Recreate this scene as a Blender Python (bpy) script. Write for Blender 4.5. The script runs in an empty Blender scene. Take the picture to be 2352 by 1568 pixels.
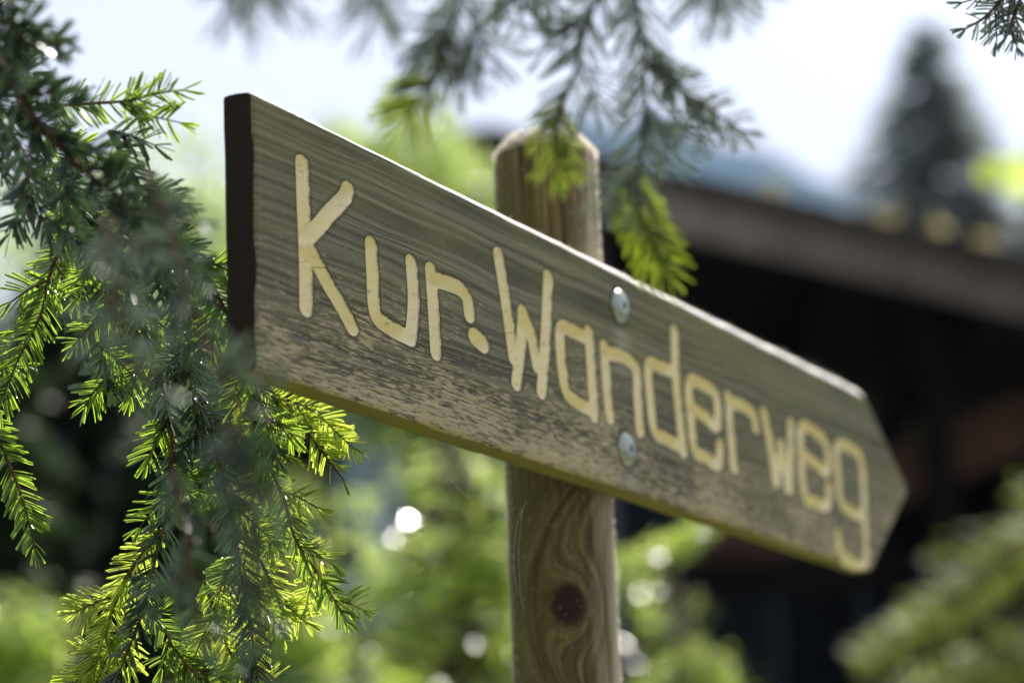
import bpy, math, random
import numpy as np
from mathutils import Vector, noise
R = random.Random(7)
rng = np.random.default_rng(7)
sc = bpy.context.scene
COL = sc.collection
rad = math.radians

# ------------------------------------------------------------------ camera
CAM = np.array([0.0, 0.0, 1.35])
PITCH, ROLL, FPX = 0.227987, -0.039363, 6533.3       # FPX in a 2352-wide frame = 100 mm lens
_ri = np.array([1.0, 0, 0]); _up = np.array([0, -math.sin(PITCH), math.cos(PITCH)])
FW = np.array([0, math.cos(PITCH), math.sin(PITCH)])
RI = math.cos(ROLL)*_ri + math.sin(ROLL)*_up
UP = -math.sin(ROLL)*_ri + math.cos(ROLL)*_up
cd = bpy.data.cameras.new('camera'); cam = bpy.data.objects.new('camera', cd); COL.objects.link(cam)
from mathutils import Matrix
m = Matrix(((RI[0], UP[0], -FW[0], CAM[0]), (RI[1], UP[1], -FW[1], CAM[1]), (RI[2], UP[2], -FW[2], CAM[2]), (0, 0, 0, 1)))
cam.matrix_world = m
cd.lens = 100; cd.sensor_width = 36; cd.clip_start = 0.05; cd.clip_end = 6000
cd.dof.use_dof = True; cd.dof.focus_distance = 1.93; cd.dof.aperture_fstop = 3.9
sc.camera = cam

# ------------------------------------------------------------------ light
SUN_EL, SUN_AZ = rad(46), rad(23)          # azimuth measured from +Y (straight ahead) towards +X
w = bpy.data.worlds.new("World"); sc.world = w; w.use_nodes = True
nt = w.node_tree; nt.nodes.clear()
out = nt.nodes.new('ShaderNodeOutputWorld'); bg = nt.nodes.new('ShaderNodeBackground')
sky = nt.nodes.new('ShaderNodeTexSky'); sky.sky_type = 'NISHITA'; sky.sun_disc = False
sky.sun_elevation = SUN_EL; sky.sun_rotation = SUN_AZ; sky.dust_density = 2.0; sky.air_density = 1.0
tc = nt.nodes.new('ShaderNodeTexCoord')
mp = nt.nodes.new('ShaderNodeMapping'); mp.inputs['Scale'].default_value = (1, 1, 2.2)
ns = nt.nodes.new('ShaderNodeTexNoise'); ns.inputs['Scale'].default_value = 3.2; ns.inputs['Detail'].default_value = 5
rp = nt.nodes.new('ShaderNodeMapRange'); rp.inputs['From Min'].default_value = 0.30; rp.inputs['From Max'].default_value = 0.62
rp.inputs['To Min'].default_value = 0.35; rp.inputs['To Max'].default_value = 0.92
mx = nt.nodes.new('ShaderNodeMix'); mx.data_type = 'RGBA'
mx.inputs['B'].default_value = (5.9, 5.75, 6.7, 1)    # thin bright cloud
nt.links.new(tc.outputs['Generated'], mp.inputs['Vector']); nt.links.new(mp.outputs[0], ns.inputs['Vector'])
nt.links.new(ns.outputs['Fac'], rp.inputs['Value']); nt.links.new(rp.outputs[0], mx.inputs['Factor'])
nt.links.new(sky.outputs[0], mx.inputs['A']); nt.links.new(mx.outputs['Result'], bg.inputs['Color'])
bg.inputs['Strength'].default_value = 0.078
nt.links.new(bg.outputs[0], out.inputs[0])
sl = bpy.data.lights.new('sun', 'SUN'); sl.energy = 5.0; sl.angle = rad(0.53); sl.color = (1.0, 0.95, 0.86)
so = bpy.data.objects.new('sun', sl); COL.objects.link(so)
sd = Vector((math.sin(SUN_AZ)*math.cos(SUN_EL), math.cos(SUN_AZ)*math.cos(SUN_EL), math.sin(SUN_EL)))
so.rotation_euler = (-sd).to_track_quat('-Z', 'Y').to_euler()
sc.view_settings.view_transform = 'Standard'; sc.view_settings.look = 'None'
sc.view_settings.exposure = 1.0; sc.view_settings.gamma = 1.0; sc.view_settings.use_curve_mapping = False
cy = sc.cycles
cy.use_denoising = True; cy.denoiser = 'OPENIMAGEDENOISE'; cy.denoising_input_passes = 'RGB_ALBEDO_NORMAL'
cy.sample_clamp_indirect = 6.0; cy.max_bounces = 7; cy.diffuse_bounces = 3; cy.glossy_bounces = 3
cy.transmission_bounces = 4; cy.transparent_max_bounces = 8; cy.caustics_reflective = False; cy.caustics_refractive = False

# ------------------------------------------------------------------ helpers
def W(u, v, dep):
    """world point seen at photo position (u, v) of a 2352 x 1568 frame, dep metres in front of the lens"""
    return CAM + dep*(FW + RI*(u-1176)/FPX - UP*(v-784)/FPX)

def tag(o, label=None, cat=None, group=None, kind=None):
    if label: o['label'] = label
    if cat: o['category'] = cat
    if group: o['group'] = group
    if kind: o['kind'] = kind
    return o

def empty(name, loc=(0, 0, 0), parent=None):
    o = bpy.data.objects.new(name, None); o.location = loc; COL.objects.link(o); o.empty_display_size = .05
    if parent: o.parent = parent
    return o

def link(name, me, mat=None, parent=None, smooth=True):
    if mat is not None and not me.materials: me.materials.append(mat)
    if smooth: me.polygons.foreach_set('use_smooth', np.ones(len(me.polygons), bool))
    o = bpy.data.objects.new(name, me); COL.objects.link(o)
    if parent is not None: o.parent = parent
    return o

def mesh_np(name, V, F):
    """V (n,3), F (m,3|4) arrays -> mesh"""
    V = np.asarray(V, np.float32); F = np.asarray(F, np.int32)
    me = bpy.data.meshes.new(name); k = F.shape[1]
    me.vertices.add(len(V)); me.vertices.foreach_set('co', V.ravel())
    me.loops.add(F.size); me.loops.foreach_set('vertex_index', F.ravel())
    me.polygons.add(len(F)); me.polygons.foreach_set('loop_start', np.arange(0, F.size, k, dtype=np.int32))
    me.update(calc_edges=True)
    return me

def catmull(P, n=8):
    P = [np.asarray(p, float) for p in P]
    if len(P) < 3: return np.array([P[0]+(P[1]-P[0])*i/n for i in range(n+1)])
    Q = [2*P[0]-P[1]]+P+[2*P[-1]-P[-2]]; o = []
    for i in range(1, len(Q)-2):
        for k in range(n):
            t = k/n
            o.append(.5*((2*Q[i])+(Q[i+1]-Q[i-1])*t+(2*Q[i-1]-5*Q[i]+4*Q[i+1]-Q[i+2])*t*t+(-Q[i-1]+3*Q[i]-3*Q[i+1]+Q[i+2])*t**3))
    o.append(P[-1]); return np.array(o)

def norm(a): return a/np.maximum(np.linalg.norm(a, axis=-1, keepdims=True), 1e-9)

def tube(P, r0, r1, k=7, jit=0.0):
    """tapered tube along polyline P -> V, F"""
    P = np.asarray(P, float); n = len(P)
    T = norm(np.gradient(P, axis=0)); ref = np.array([.31, .2, .93]); A = norm(np.cross(T, ref)); B = np.cross(T, A)
    rr = np.linspace(r0, r1, n); th = np.arange(k)/k*2*np.pi
    rj = rr[:, None]*(1+jit*rng.standard_normal((n, k)))
    V = P[:, None]+rj[..., None]*(np.cos(th)[None, :, None]*A[:, None]+np.sin(th)[None, :, None]*B[:, None])
    V = V.reshape(-1, 3); F = []
    for i in range(n-1):
        for j in range(k): F.append((i*k+j, i*k+(j+1) % k, (i+1)*k+(j+1) % k, (i+1)*k+j))
    V = np.vstack([V, P[0], P[-1]])
    for j in range(k):
        F.append((n*k, (j+1) % k, j, j)); F.append((n*k+1, (n-1)*k+j, (n-1)*k+(j+1) % k, (n-1)*k+(j+1) % k))
    return V, F

def mesh_py(name, V, F):
    me = bpy.data.meshes.new(name)
    me.from_pydata([tuple(map(float, v)) for v in V], [], [tuple(dict.fromkeys(f)) for f in F]); me.update(); return me

def box(a, b):
    x0, y0, z0 = a; x1, y1, z1 = b
    V = [(x0,y0,z0),(x1,y0,z0),(x1,y1,z0),(x0,y1,z0),(x0,y0,z1),(x1,y0,z1),(x1,y1,z1),(x0,y1,z1)]
    return V, [(0,3,2,1),(4,5,6,7),(0,1,5,4),(1,2,6,5),(2,3,7,6),(3,0,4,7)]

def bevel(me, w=.01, seg=2):
    import bmesh
    b = bmesh.new(); b.from_mesh(me)
    bmesh.ops.bevel(b, geom=b.edges[:], offset=w, segments=seg, affect='EDGES', clamp_overlap=True)
    b.to_mesh(me); b.free(); me.update(); return me

# ------------------------------------------------------------------ materials
class N:
    """small node builder"""
    def __init__(s, name):
        s.m = bpy.data.materials.new(name); s.m.use_nodes = True; s.t = s.m.node_tree; s.t.nodes.clear()
        s.o = s.t.nodes.new('ShaderNodeOutputMaterial')
    def n(s, typ, **kw):
        x = s.t.nodes.new('ShaderNode'+typ)
        for k, v in kw.items():
            if k in x.inputs: s.put(x.inputs[k], v)
            elif hasattr(x, k): setattr(x, k, v)
        return x
    def put(s, sock, v):
        if isinstance(v, bpy.types.NodeSocket): s.t.links.new(v, sock)
        else:
            if isinstance(v, tuple) and len(v) == 3 and sock.type == 'RGBA': v = v+(1,)
            sock.default_value = v
    def mp(s, scale=(1, 1, 1), loc=(0, 0, 0), rot=(0, 0, 0), vec=None):
        v = vec or s.n('TexCoord').outputs['Object']
        return s.n('Mapping', Vector=v, Scale=scale, Location=loc, Rotation=rot).outputs[0]
    def noise(s, vec, scale, detail=4, rough=.55, dist=0):
        return s.n('TexNoise', Vector=vec, Scale=scale, Detail=detail, Roughness=rough, Distortion=dist).outputs['Fac']
    def rng(s, v, a, b, c=0., d=1.):
        return s.n('MapRange', Value=v, **{'From Min': a, 'From Max': b, 'To Min': c, 'To Max': d}).outputs[0]
    def math(s, op, a, b=0., c=None):
        x = s.t.nodes.new('ShaderNodeMath'); x.operation = op; s.put(x.inputs[0], a); s.put(x.inputs[1], b)
        if c is not None: s.put(x.inputs[2], c)
        return x.outputs[0]
    def mix(s, f, a, b):
        x = s.t.nodes.new('ShaderNodeMix'); x.data_type = 'RGBA'; s.put(x.inputs['Factor'], f); s.put(x.inputs['A'], a); s.put(x.inputs['B'], b)
        return x.outputs['Result']
    def bump(s, h, strength=.5, dist=.001):
        return s.n('Bump', Height=h, Strength=strength, Distance=dist).outputs[0]
    def bsdf(s, color, rough=.8, normal=None, metal=0., spec=.5):
        b = s.n('BsdfPrincipled', **{'Base Color': color, 'Roughness': rough, 'Metallic': metal, 'Specular IOR Level': spec})
        if normal is not None: s.put(b.inputs['Normal'], normal)
        return b.outputs[0]
    def done(s, sh): s.t.links.new(sh, s.o.inputs[0]); return s.m

def leaf_mat(name, col, trans, rough=.35, tf=.45, var=.25, spec=.5, scale=40):
    q = N(name)
    v = q.noise(q.mp(), scale, 2); v2 = q.rng(v, .3, .7, 1-var, 1+var)
    c1 = q.n('VectorMath', operation='SCALE', Scale=v2); q.put(c1.inputs[0], col)
    c2 = q.n('VectorMath', operation='SCALE', Scale=v2); q.put(c2.inputs[0], trans)
    b = q.bsdf(c1.outputs[0], rough, spec=spec)
    t = q.n('BsdfTranslucent', Color=c2.outputs[0]).outputs[0]
    if 'needle' in name and 'spruce_' in name:      # the thin rims let more light through than the keel
        e = q.n('Attribute', attribute_name='rim').outputs['Fac']; tf = q.rng(e, .2, 1., tf*.15, min(1., tf*1.45))
    ms = q.n('MixShader', Fac=tf); q.put(ms.inputs[1], b); q.put(ms.inputs[2], t)
    return q.done(ms.outputs[0])

def plain(name, col, rough=.8, var=.25, scale=8, metal=0., bump=0., stretch=(1, 1, 1), spec=.3):
    q = N(name); v = q.mp(stretch); f = q.noise(v, scale, 5)
    c = q.mix(q.rng(f, .3, .7), tuple(x*(1-var) for x in col), tuple(min(1, x*(1+var)) for x in col))
    nrm = q.bump(f, bump, .01) if bump else None
    return q.done(q.bsdf(c, rough, nrm, metal, spec))

M = {}
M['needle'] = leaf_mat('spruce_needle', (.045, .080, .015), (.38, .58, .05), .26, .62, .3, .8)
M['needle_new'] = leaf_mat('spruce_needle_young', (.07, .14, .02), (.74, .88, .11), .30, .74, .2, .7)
M['needle_dark'] = leaf_mat('spruce_needle_shaded', (.028, .055, .030), (.07, .15, .04), .25, .28, .3, .9)  # shade inside the bough put into a darker needle colour
M['bark'] = plain('twig_bark', (.10, .055, .03), .8, .5, 300, bump=.4)
M['trunk_bark'] = plain('trunk_bark', (.09, .07, .055), .95, .5, 14, bump=.7, stretch=(1, 1, .25))
M['needle_tip'] = leaf_mat('spruce_needle_tip', (.07, .10, .02), (.36, .46, .03), .35, .5, .25, .4)
M['needle_top'] = leaf_mat('spruce_needle_greyish', (.11, .145, .13), (.17, .24, .13), .30, .28, .25, .8)
M['bright_shoot'] = leaf_mat('glint_shoot', (.12, .20, .04), (.75, .90, .20), .17, .5, .2, 1.0, 6)
M['grass_leaf'] = leaf_mat('meadow_shrub_foliage', (.10, .13, .035), (.30, .36, .07), .5, .5, .3, .3, 3)
M['hazy_needle'] = leaf_mat('tall_spruce_foliage', (.30, .35, .35), (.25, .30, .26), .6, .3, .3, .2, 3)  # haze and blurred sky put into the foliage as a paler colour
M['far_needle'] = leaf_mat('far_spruce_foliage', (.025, .045, .02), (.06, .11, .03), .5, .25, .3, .2, 3)
M['bush_leaf'] = leaf_mat('young_spruce_foliage', (.06, .12, .03), (.80, .98, .18), .22, .68, .3, 1.0, 6)
M['broad_leaf'] = leaf_mat('broad_leaf', (.10, .15, .05), (.52, .66, .20), .24, .55, .3, .5, 3)
M['yellow_leaf'] = leaf_mat('yellow_green_leaf', (.20, .26, .04), (.58, .70, .14), .35, .6, .1, .4, 6)
M['dry_moss'] = leaf_mat('dry_moss', (.22, .15, .05), (.52, .45, .18), .5, .5, .3, .4, 6)

# weathered board: grain runs along local X, height along local Z
def wood_board():
    q = N('weathered_board'); oc = q.n('TexCoord').outputs['Object']
    sx = q.n('SeparateXYZ', Vector=oc); X, Z = sx.outputs['X'], sx.outputs['Z']
    warp = q.noise(q.mp((1.6, 2.2, 7), vec=oc), 1.5, 2)
    zz = q.math('ADD', Z, q.math('MULTIPLY', q.math('SUBTRACT', warp, .5), .030))
    gv = q.n('CombineXYZ', X=q.math('MULTIPLY', X, .5), Y=sx.outputs['Y'], Z=zz).outputs[0]
    ring = q.noise(q.mp((1, .4, 95), vec=gv), 2.6, 2, .5)
    fine = q.noise(q.mp((9, 9, 420), vec=gv), 2.0, 3, .6)
    fib = q.noise(q.mp((45, 45, 900), vec=gv), 1.0, 3, .6)
    fb2 = q.noise(q.mp((26, 26, 1300), vec=gv), 1.0, 2, .5)
    low = q.rng(Z, -.02, -.18)
    base = q.mix(q.rng(ring, .40, .60), (.072, .066, .034), (.25, .232, .14))
    base = q.mix(q.rng(fine, .35, .75, 0, .5), base, (.075, .058, .042))
    base = q.mix(q.rng(fb2, .50, .66, 0, .55), base, (.045, .038, .025))
    # green algae film high on the board and at random
    alg = q.noise(q.mp((5, 5, 14), vec=oc), 1.5, 4)
    base = q.mix(q.math('MULTIPLY', q.rng(alg, .38, .66), q.rng(Z, -.16, -.01, .12, .62)), base, (.20, .20, .06))
    # worn tan flakes, denser towards the bottom edge
    pv = q.n('CombineXYZ', X=q.math('MULTIPLY', X, 55), Y=sx.outputs['Y'], Z=q.math('MULTIPLY', zz, 560)).outputs[0]
    fl = q.noise(pv, 1.0, 6, .68, .25)
    big = q.noise(q.mp((6, 6, 18), vec=oc), 1.2, 3)
    thr = q.math('ADD', q.math('ADD', fl, q.math('ADD', q.math('MULTIPLY', low, .25), q.math('MULTIPLY', q.math('SUBTRACT', fine, .5), .22))), q.math('MULTIPLY', q.math('SUBTRACT', big, .5), .42))
    flm = q.rng(thr, .69, .72)
    tan = q.mix(q.rng(fine, .3, .7), (.53, .445, .255), (.32, .265, .145))
    c = q.mix(flm, base, tan)
    crack = q.rng(q.noise(q.mp((3.5, 3.5, 330), (4, 3, 9), vec=gv), 1.0, 2), .70, .74)
    c = q.mix(q.math('MULTIPLY', crack, .8), c, (.02, .017, .013))
    h = q.math('ADD', q.math('MULTIPLY', ring, 1.6), q.math('MULTIPLY', fine, .6))
    h = q.math('ADD', h, q.math('MULTIPLY', fib, .3)); h = q.math('SUBTRACT', h, q.math('MULTIPLY', flm, .25))
    h = q.math('SUBTRACT', h, q.math('MULTIPLY', crack, .9))
    # thin dark line round the grooves, grime with painted-in edge shade; pale rubbed patch and dark seat at the two bolts
    rim = q.n('Attribute', attribute_name='groove').outputs['Fac']
    c = q.mix(q.math('MULTIPLY', q.rng(rim, 1.42, 1.02), q.rng(fl, .35, .6, .35, .95)), c, (.035, .028, .018))
    for bx, bz in ((.5403, -.0318), (.5401, -.1472)):
        dx = q.math('MULTIPLY', q.math('SUBTRACT', X, bx), 1.); dz = q.math('SUBTRACT', Z, bz)
        dd = q.math('SQRT', q.math('ADD', q.math('MULTIPLY', dx, dx), q.math('MULTIPLY', dz, dz)))
        c = q.mix(q.rng(dd, .0195, .0150, 0, .8), c, (.04, .035, .025))
        run = q.math('MULTIPLY', q.rng(q.math('ABSOLUTE', q.math('SUBTRACT', dx, .004)), .022, .004), q.math('MULTIPLY', q.rng(dz, -.012, -.022), q.rng(dz, -.075, -.03)))
        c = q.mix(q.math('MULTIPLY', run, q.rng(ring, .3, .6, .15, .55)), c, (.40, .37, .30))
    return q.done(q.bsdf(c, .72, q.bump(h, .85, .0014), spec=.3))
M['bounce_gravel'] = plain('pale_bounce_gravel', (.21, .205, .15), .95, .25, 30)
M['board'] = wood_board()

def wood_end():
    q = N('stained_shaded_end_grain'); oc = q.n('TexCoord').outputs['Object']
    f = q.noise(q.mp((300, 300, 60), vec=oc), 1, 4); c = q.mix(f, (.012, .008, .006), (.035, .024, .016))  # dark stain, with the shade on the end face put into it too
    return q.done(q.bsdf(c, .9, q.bump(f, .6, .001), spec=.2))
M['end'] = wood_end()

def wood_under():
    q = N('algae_green_underside'); oc = q.n('TexCoord').outputs['Object']
    g = q.noise(q.mp((3, 260, 260), vec=oc), 1, 3); a = q.noise(q.mp((8, 8, 8), vec=oc), 2, 4)
    c = q.mix(g, (.15, .12, .035), (.30, .25, .09)); c = q.mix(q.rng(a, .4, .7, 0, .7), c, (.24, .235, .02))
    return q.done(q.bsdf(c, .8, q.bump(g, .5, .001), spec=.25))
M['under'] = wood_under()

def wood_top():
    q = N('bleached_sunlit_top_edge'); oc = q.n('TexCoord').outputs['Object']
    g = q.noise(q.mp((12, 420, 420), vec=oc), 1, 4); c = q.mix(g, (.52, .46, .41), (.86, .80, .73))  # bleached wood, whitened further so the strip carries its sunlit brightness
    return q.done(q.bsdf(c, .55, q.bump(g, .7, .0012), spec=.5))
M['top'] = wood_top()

def paint():
    q = N('cream_groove_paint'); oc = q.n('TexCoord').outputs['Object']
    st = q.noise(q.mp((60, 60, 260), vec=oc), 1, 4, .6); d = q.noise(oc, 120, 5, .7); b = q.noise(oc, 16, 3)
    c = q.mix(st, (.84, .72, .33), (.92, .84, .55))
    c = q.mix(q.rng(b, .45, .7, 0, .6), c, (.90, .85, .64))
    c = q.mix(q.rng(d, .60, .72, 0, .75), c, (.22, .17, .07))
    cr = q.rng(q.noise(q.mp((10, 10, 500), (1, 2, 3), vec=oc), 1, 2), .70, .73)
    c = q.mix(cr, c, (.15, .11, .05))
    rim = q.n('Attribute', attribute_name='groove').outputs['Fac']
    c = q.mix(q.math('MULTIPLY', q.rng(rim, .90, 1.0), q.rng(d, .38, .56)), c, (.10, .075, .035))  # grime and groove-edge shade painted in along the rim
    c = q.mix(q.math('MULTIPLY', q.rng(b, .62, .74), q.rng(d, .45, .60, 0, .6)), c, (.50, .40, .17))
    h = q.math('ADD', st, q.math('MULTIPLY', d, .5))
    return q.done(q.bsdf(c, .5, q.bump(h, .6, .0014), spec=.45))
M['paint'] = paint()

KNOT = (0, 0, 0)
def wood_post(knot):
    q = N('weathered_round_post'); oc = q.n('TexCoord').outputs['Object']
    # knot: grain lines swing round it
    dv = q.n('VectorMath', operation='SUBTRACT'); q.put(dv.inputs[0], oc); q.put(dv.inputs[1], knot)
    sc_ = q.n('VectorMath', operation='MULTIPLY'); q.put(sc_.inputs[0], dv.outputs[0]); q.put(sc_.inputs[1], (1.0, 1.0, .80))
    ln = q.n('VectorMath', operation='LENGTH'); q.put(ln.inputs[0], sc_.outputs[0]); dist = ln.outputs['Value']
    wob = q.noise(q.mp((14, 14, 5), vec=oc), 1.2, 3)
    sx = q.n('SeparateXYZ', Vector=oc)
    dx = q.n('SeparateXYZ', Vector=dv.outputs[0]).outputs['X']
    push = q.math('DIVIDE', .0011, q.math('ADD', q.math('MULTIPLY', dist, dist), .0007))     # strong near the knot
    ax = q.math('MULTIPLY', dx, q.math('ADD', 1., q.math('MULTIPLY', push, .45)))
    near = q.rng(dist, .012, .075)
    coord = q.math('ADD', q.math('MULTIPLY', dist, q.math('SUBTRACT', 1., near)), q.math('MULTIPLY', ax, near))
    coord = q.math('ADD', coord, q.math('MULTIPLY', wob, .013))
    gv = q.n('CombineXYZ', X=q.math('MULTIPLY', coord, 400), Y=q.math('MULTIPLY', sx.outputs['Y'], 40), Z=q.math('MULTIPLY', sx.outputs['Z'], 5)).outputs[0]
    ring = q.noise(gv, 1.0, 3, .6); fine = q.noise(q.mp((320, 320, 14), vec=oc), 1, 4)
    c = q.mix(q.rng(ring, .36, .66), (.034, .024, .008), (.25, .19, .080))
    c = q.mix(q.rng(fine, .38, .7, 0, .75), c, (.05, .033, .018))
    alg = q.noise(q.mp((9, 9, 4), vec=oc), 1.4, 4); side = q.rng(sx.outputs['X'], .01, -.035)
    c = q.mix(q.math('MULTIPLY', q.rng(alg, .32, .6), q.math('ADD', .10, q.math('MULTIPLY', side, .7))), c, (.12, .105, .010))
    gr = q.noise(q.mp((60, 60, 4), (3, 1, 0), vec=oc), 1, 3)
    c = q.mix(q.math('MULTIPLY', q.rng(gr, .35, .6), q.rng(sx.outputs['X'], .018, .032, 0, .85)), c, (.50, .44, .32))  # paler right-hand strip: light from the open side painted into the colour
    kn = q.rng(q.math('ADD', dist, q.math('MULTIPLY', wob, .003)), .0118, .0150)
    kc = q.mix(q.noise(oc, 260, 3), (.012, .007, .005), (.045, .018, .012))
    c = q.mix(kn, kc, c)
    h = q.math('ADD', q.math('MULTIPLY', ring, 1.2), fine)
    crk = q.rng(q.noise(q.mp((85, 85, 2.2), (7, 0, 2), vec=oc), 1, 2), .69, .73)
    c = q.mix(q.math('MULTIPLY', crk, .9), c, (.012, .009, .006)); h = q.math('SUBTRACT', h, crk)
    return q.done(q.bsdf(c, .85, q.bump(h, .8, .0018), spec=.25))

def zinc():
    q = N('zinc_bolt'); oc = q.n('TexCoord').outputs['Object']; d = q.noise(oc, 250, 4)
    return q.done(q.bsdf(q.mix(d, (.20, .24, .19), (.46, .50, .40)), .36, None, 1.0))
M['zinc'] = zinc()
M['socket'] = plain('socket_shade', (.10, .13, .09), .5, .3, 80)
M['hut_dark'] = plain('shade_dark_planks', (.008, .006, .005), .95, .5, 3, spec=.05, stretch=(1, 1, .2))  # shade of the hut interior put into the plank albedo
M['hut_red'] = plain('red_brown_planks', (.075, .034, .02), .85, .4, 3, stretch=(1, 1, .2))
M['hut_grey'] = plain('grey_violet_planks', (.11, .095, .105), .9, .3, 3, stretch=(1, 1, .2))
M['fascia'] = plain('grey_weathered_fascia', (.135, .107, .092), .85, .75, 1.1, stretch=(1, 1, 1))
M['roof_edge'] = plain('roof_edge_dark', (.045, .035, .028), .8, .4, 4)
M['roof_tin'] = plain('blue_grey_roof_sheet', (.13, .20, .27), .5, .2, 2)
M['web'] = leaf_mat('spider_silk', (.8, .8, .8), (.8, .8, .8), .2, .3, 0, 1.0)
M['fibre'] = leaf_mat('wood_fibre', (.55, .48, .40), (.9, .82, .72), .35, .5, .2, .6)

# ------------------------------------------------------------------ the setting
def ground():
    n = 90; xs = np.sinh(np.linspace(-4.3, 4.3, n))/math.sinh(4.3)*2500; ys = xs.copy()
    X, Y = np.meshgrid(xs, ys); r = np.hypot(X, Y)
    Z = -0.05+.03*np.sin(X*.7)*np.cos(Y*.6)*np.clip(r/6, 0, 1)
    V = np.stack([X, Y, Z], -1).reshape(-1, 3); i = np.arange(n-1)
    a = (i[:, None]*n+i[None]).ravel(); F = np.stack([a, a+1, a+n+1, a+n], 1)
    q = N('meadow_ground'); f = q.noise(q.n('TexCoord').outputs['Object'], 1.2, 6)
    m_ = q.done(q.bsdf(q.mix(f, (.035, .06, .018), (.08, .10, .03)), .95))
    tag(link('ground', mesh_np('ground', V, F), m_), kind='structure')
ground()
def path():  # unseen pale strip added to bounce warm sunlight onto the board
    P = catmull([(-3, -30, 0), (-.5, -12, 0), (1.6, -3, 0), (2.6, 3, 0), (5.5, 7.5, 0), (14, 12, 0), (30, 15, 0)], 10); T = norm(np.gradient(P, axis=0)); S = np.stack([T[:, 1], -T[:, 0], 0*T[:, 0]], 1)
    V = []; k = 9
    for i, (p, s_) in enumerate(zip(P, S)):
        for j in range(k):
            t = j/(k-1)*2-1; q_ = p+s_*t*(2.1+.25*noise.noise(Vector((i*.4, 1, t)))); q_[2] = .035+.03*(1-t*t)-(.12 if abs(t) == 1 else 0); V.append(q_)
    n = len(P); a = (np.arange(n-1)[:, None]*k+np.arange(k-1)[None]).ravel(); F = np.stack([a, a+1, a+k+1, a+k], 1)
    tag(link('path', mesh_np('path', V, F), M['bounce_gravel']), kind='structure')
path()

def mountain(name, az0, az1, dist, prof, mat):
    n = 120; az = np.radians(np.linspace(az0, az1, n)); rows = 14; V = []
    for j in range(rows):
        t = j/(rows-1)
        for a in az:
            el = np.interp(math.degrees(a), prof[0], prof[1])
            h = dist*math.tan(math.radians(el)); d = dist*(.62+.38*t)
            nz = noise.fractal(Vector((math.degrees(a)*.35, t*3, 2.1)), 1.0, 2.0, 5)
            V.append((math.sin(a)*d, math.cos(a)*d, h*t**.9*(1+.07*nz*(t*(1.2-t)*3))-2))
    i = np.arange(n-1); a = (np.arange(rows-1)[:, None]*n+i[None]).ravel()
    F = np.stack([a, a+1, a+n+1, a+n], 1)
    return tag(link(name, mesh_np(name, V, F), mat), kind='structure')
q = N('mountain_forest'); f = q.noise(q.n('TexCoord').outputs['Object'], .012, 8, .7)
mm = q.done(q.bsdf(q.mix(q.rng(f, .35, .65), (.015, .035, .045), (.05, .075, .085)), 1.0, spec=0.))  # bluish albedo carries part of the distance haze
mountain('mountain', -60, 60, 1500, ([-60, -12, -4, -2, 0, 1.5, 3.5, 6, 9, 14, 60], [9, 12.9, 16.8, 17.1, 17.3, 17.7, 17.6, 16.5, 15.1, 13, 9]), mm)

# ------------------------------------------------------------------ signpost
YAW = 0.467365; BH = 0.18; BL_, BT, TH = 1.08848, 0.12134, 0.08603; THK = 0.023
DV = np.array([math.sin(YAW), math.cos(YAW), 0]); NV = np.array([math.cos(YAW), -math.sin(YAW), 0])
P0 = CAM+np.array([-0.157026, 1.713336, 0.566019])
sign = empty('signpost', (P0[0]+DV[0]*.54, P0[1]+DV[1]*.54, 0))
tag(sign, 'weathered wooden hiking signpost, arrow board with carved cream lettering on a round post', 'signpost')
# board frame: local X along the board, local Y backwards (away from the lettered face), local Z up; origin = top left front corner
bm_ = Matrix(((DV[0], -NV[0], 0, P0[0]), (DV[1], -NV[1], 0, P0[1]), (0, 0, 1, P0[2]), (0, 0, 0, 1)))
inv_sign = Matrix.Translation(-Vector(sign.location))
def to_board(o, parent=None):
    o.parent = parent or sign
    if parent is None: o.matrix_local = inv_sign @ bm_
    return o

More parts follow.
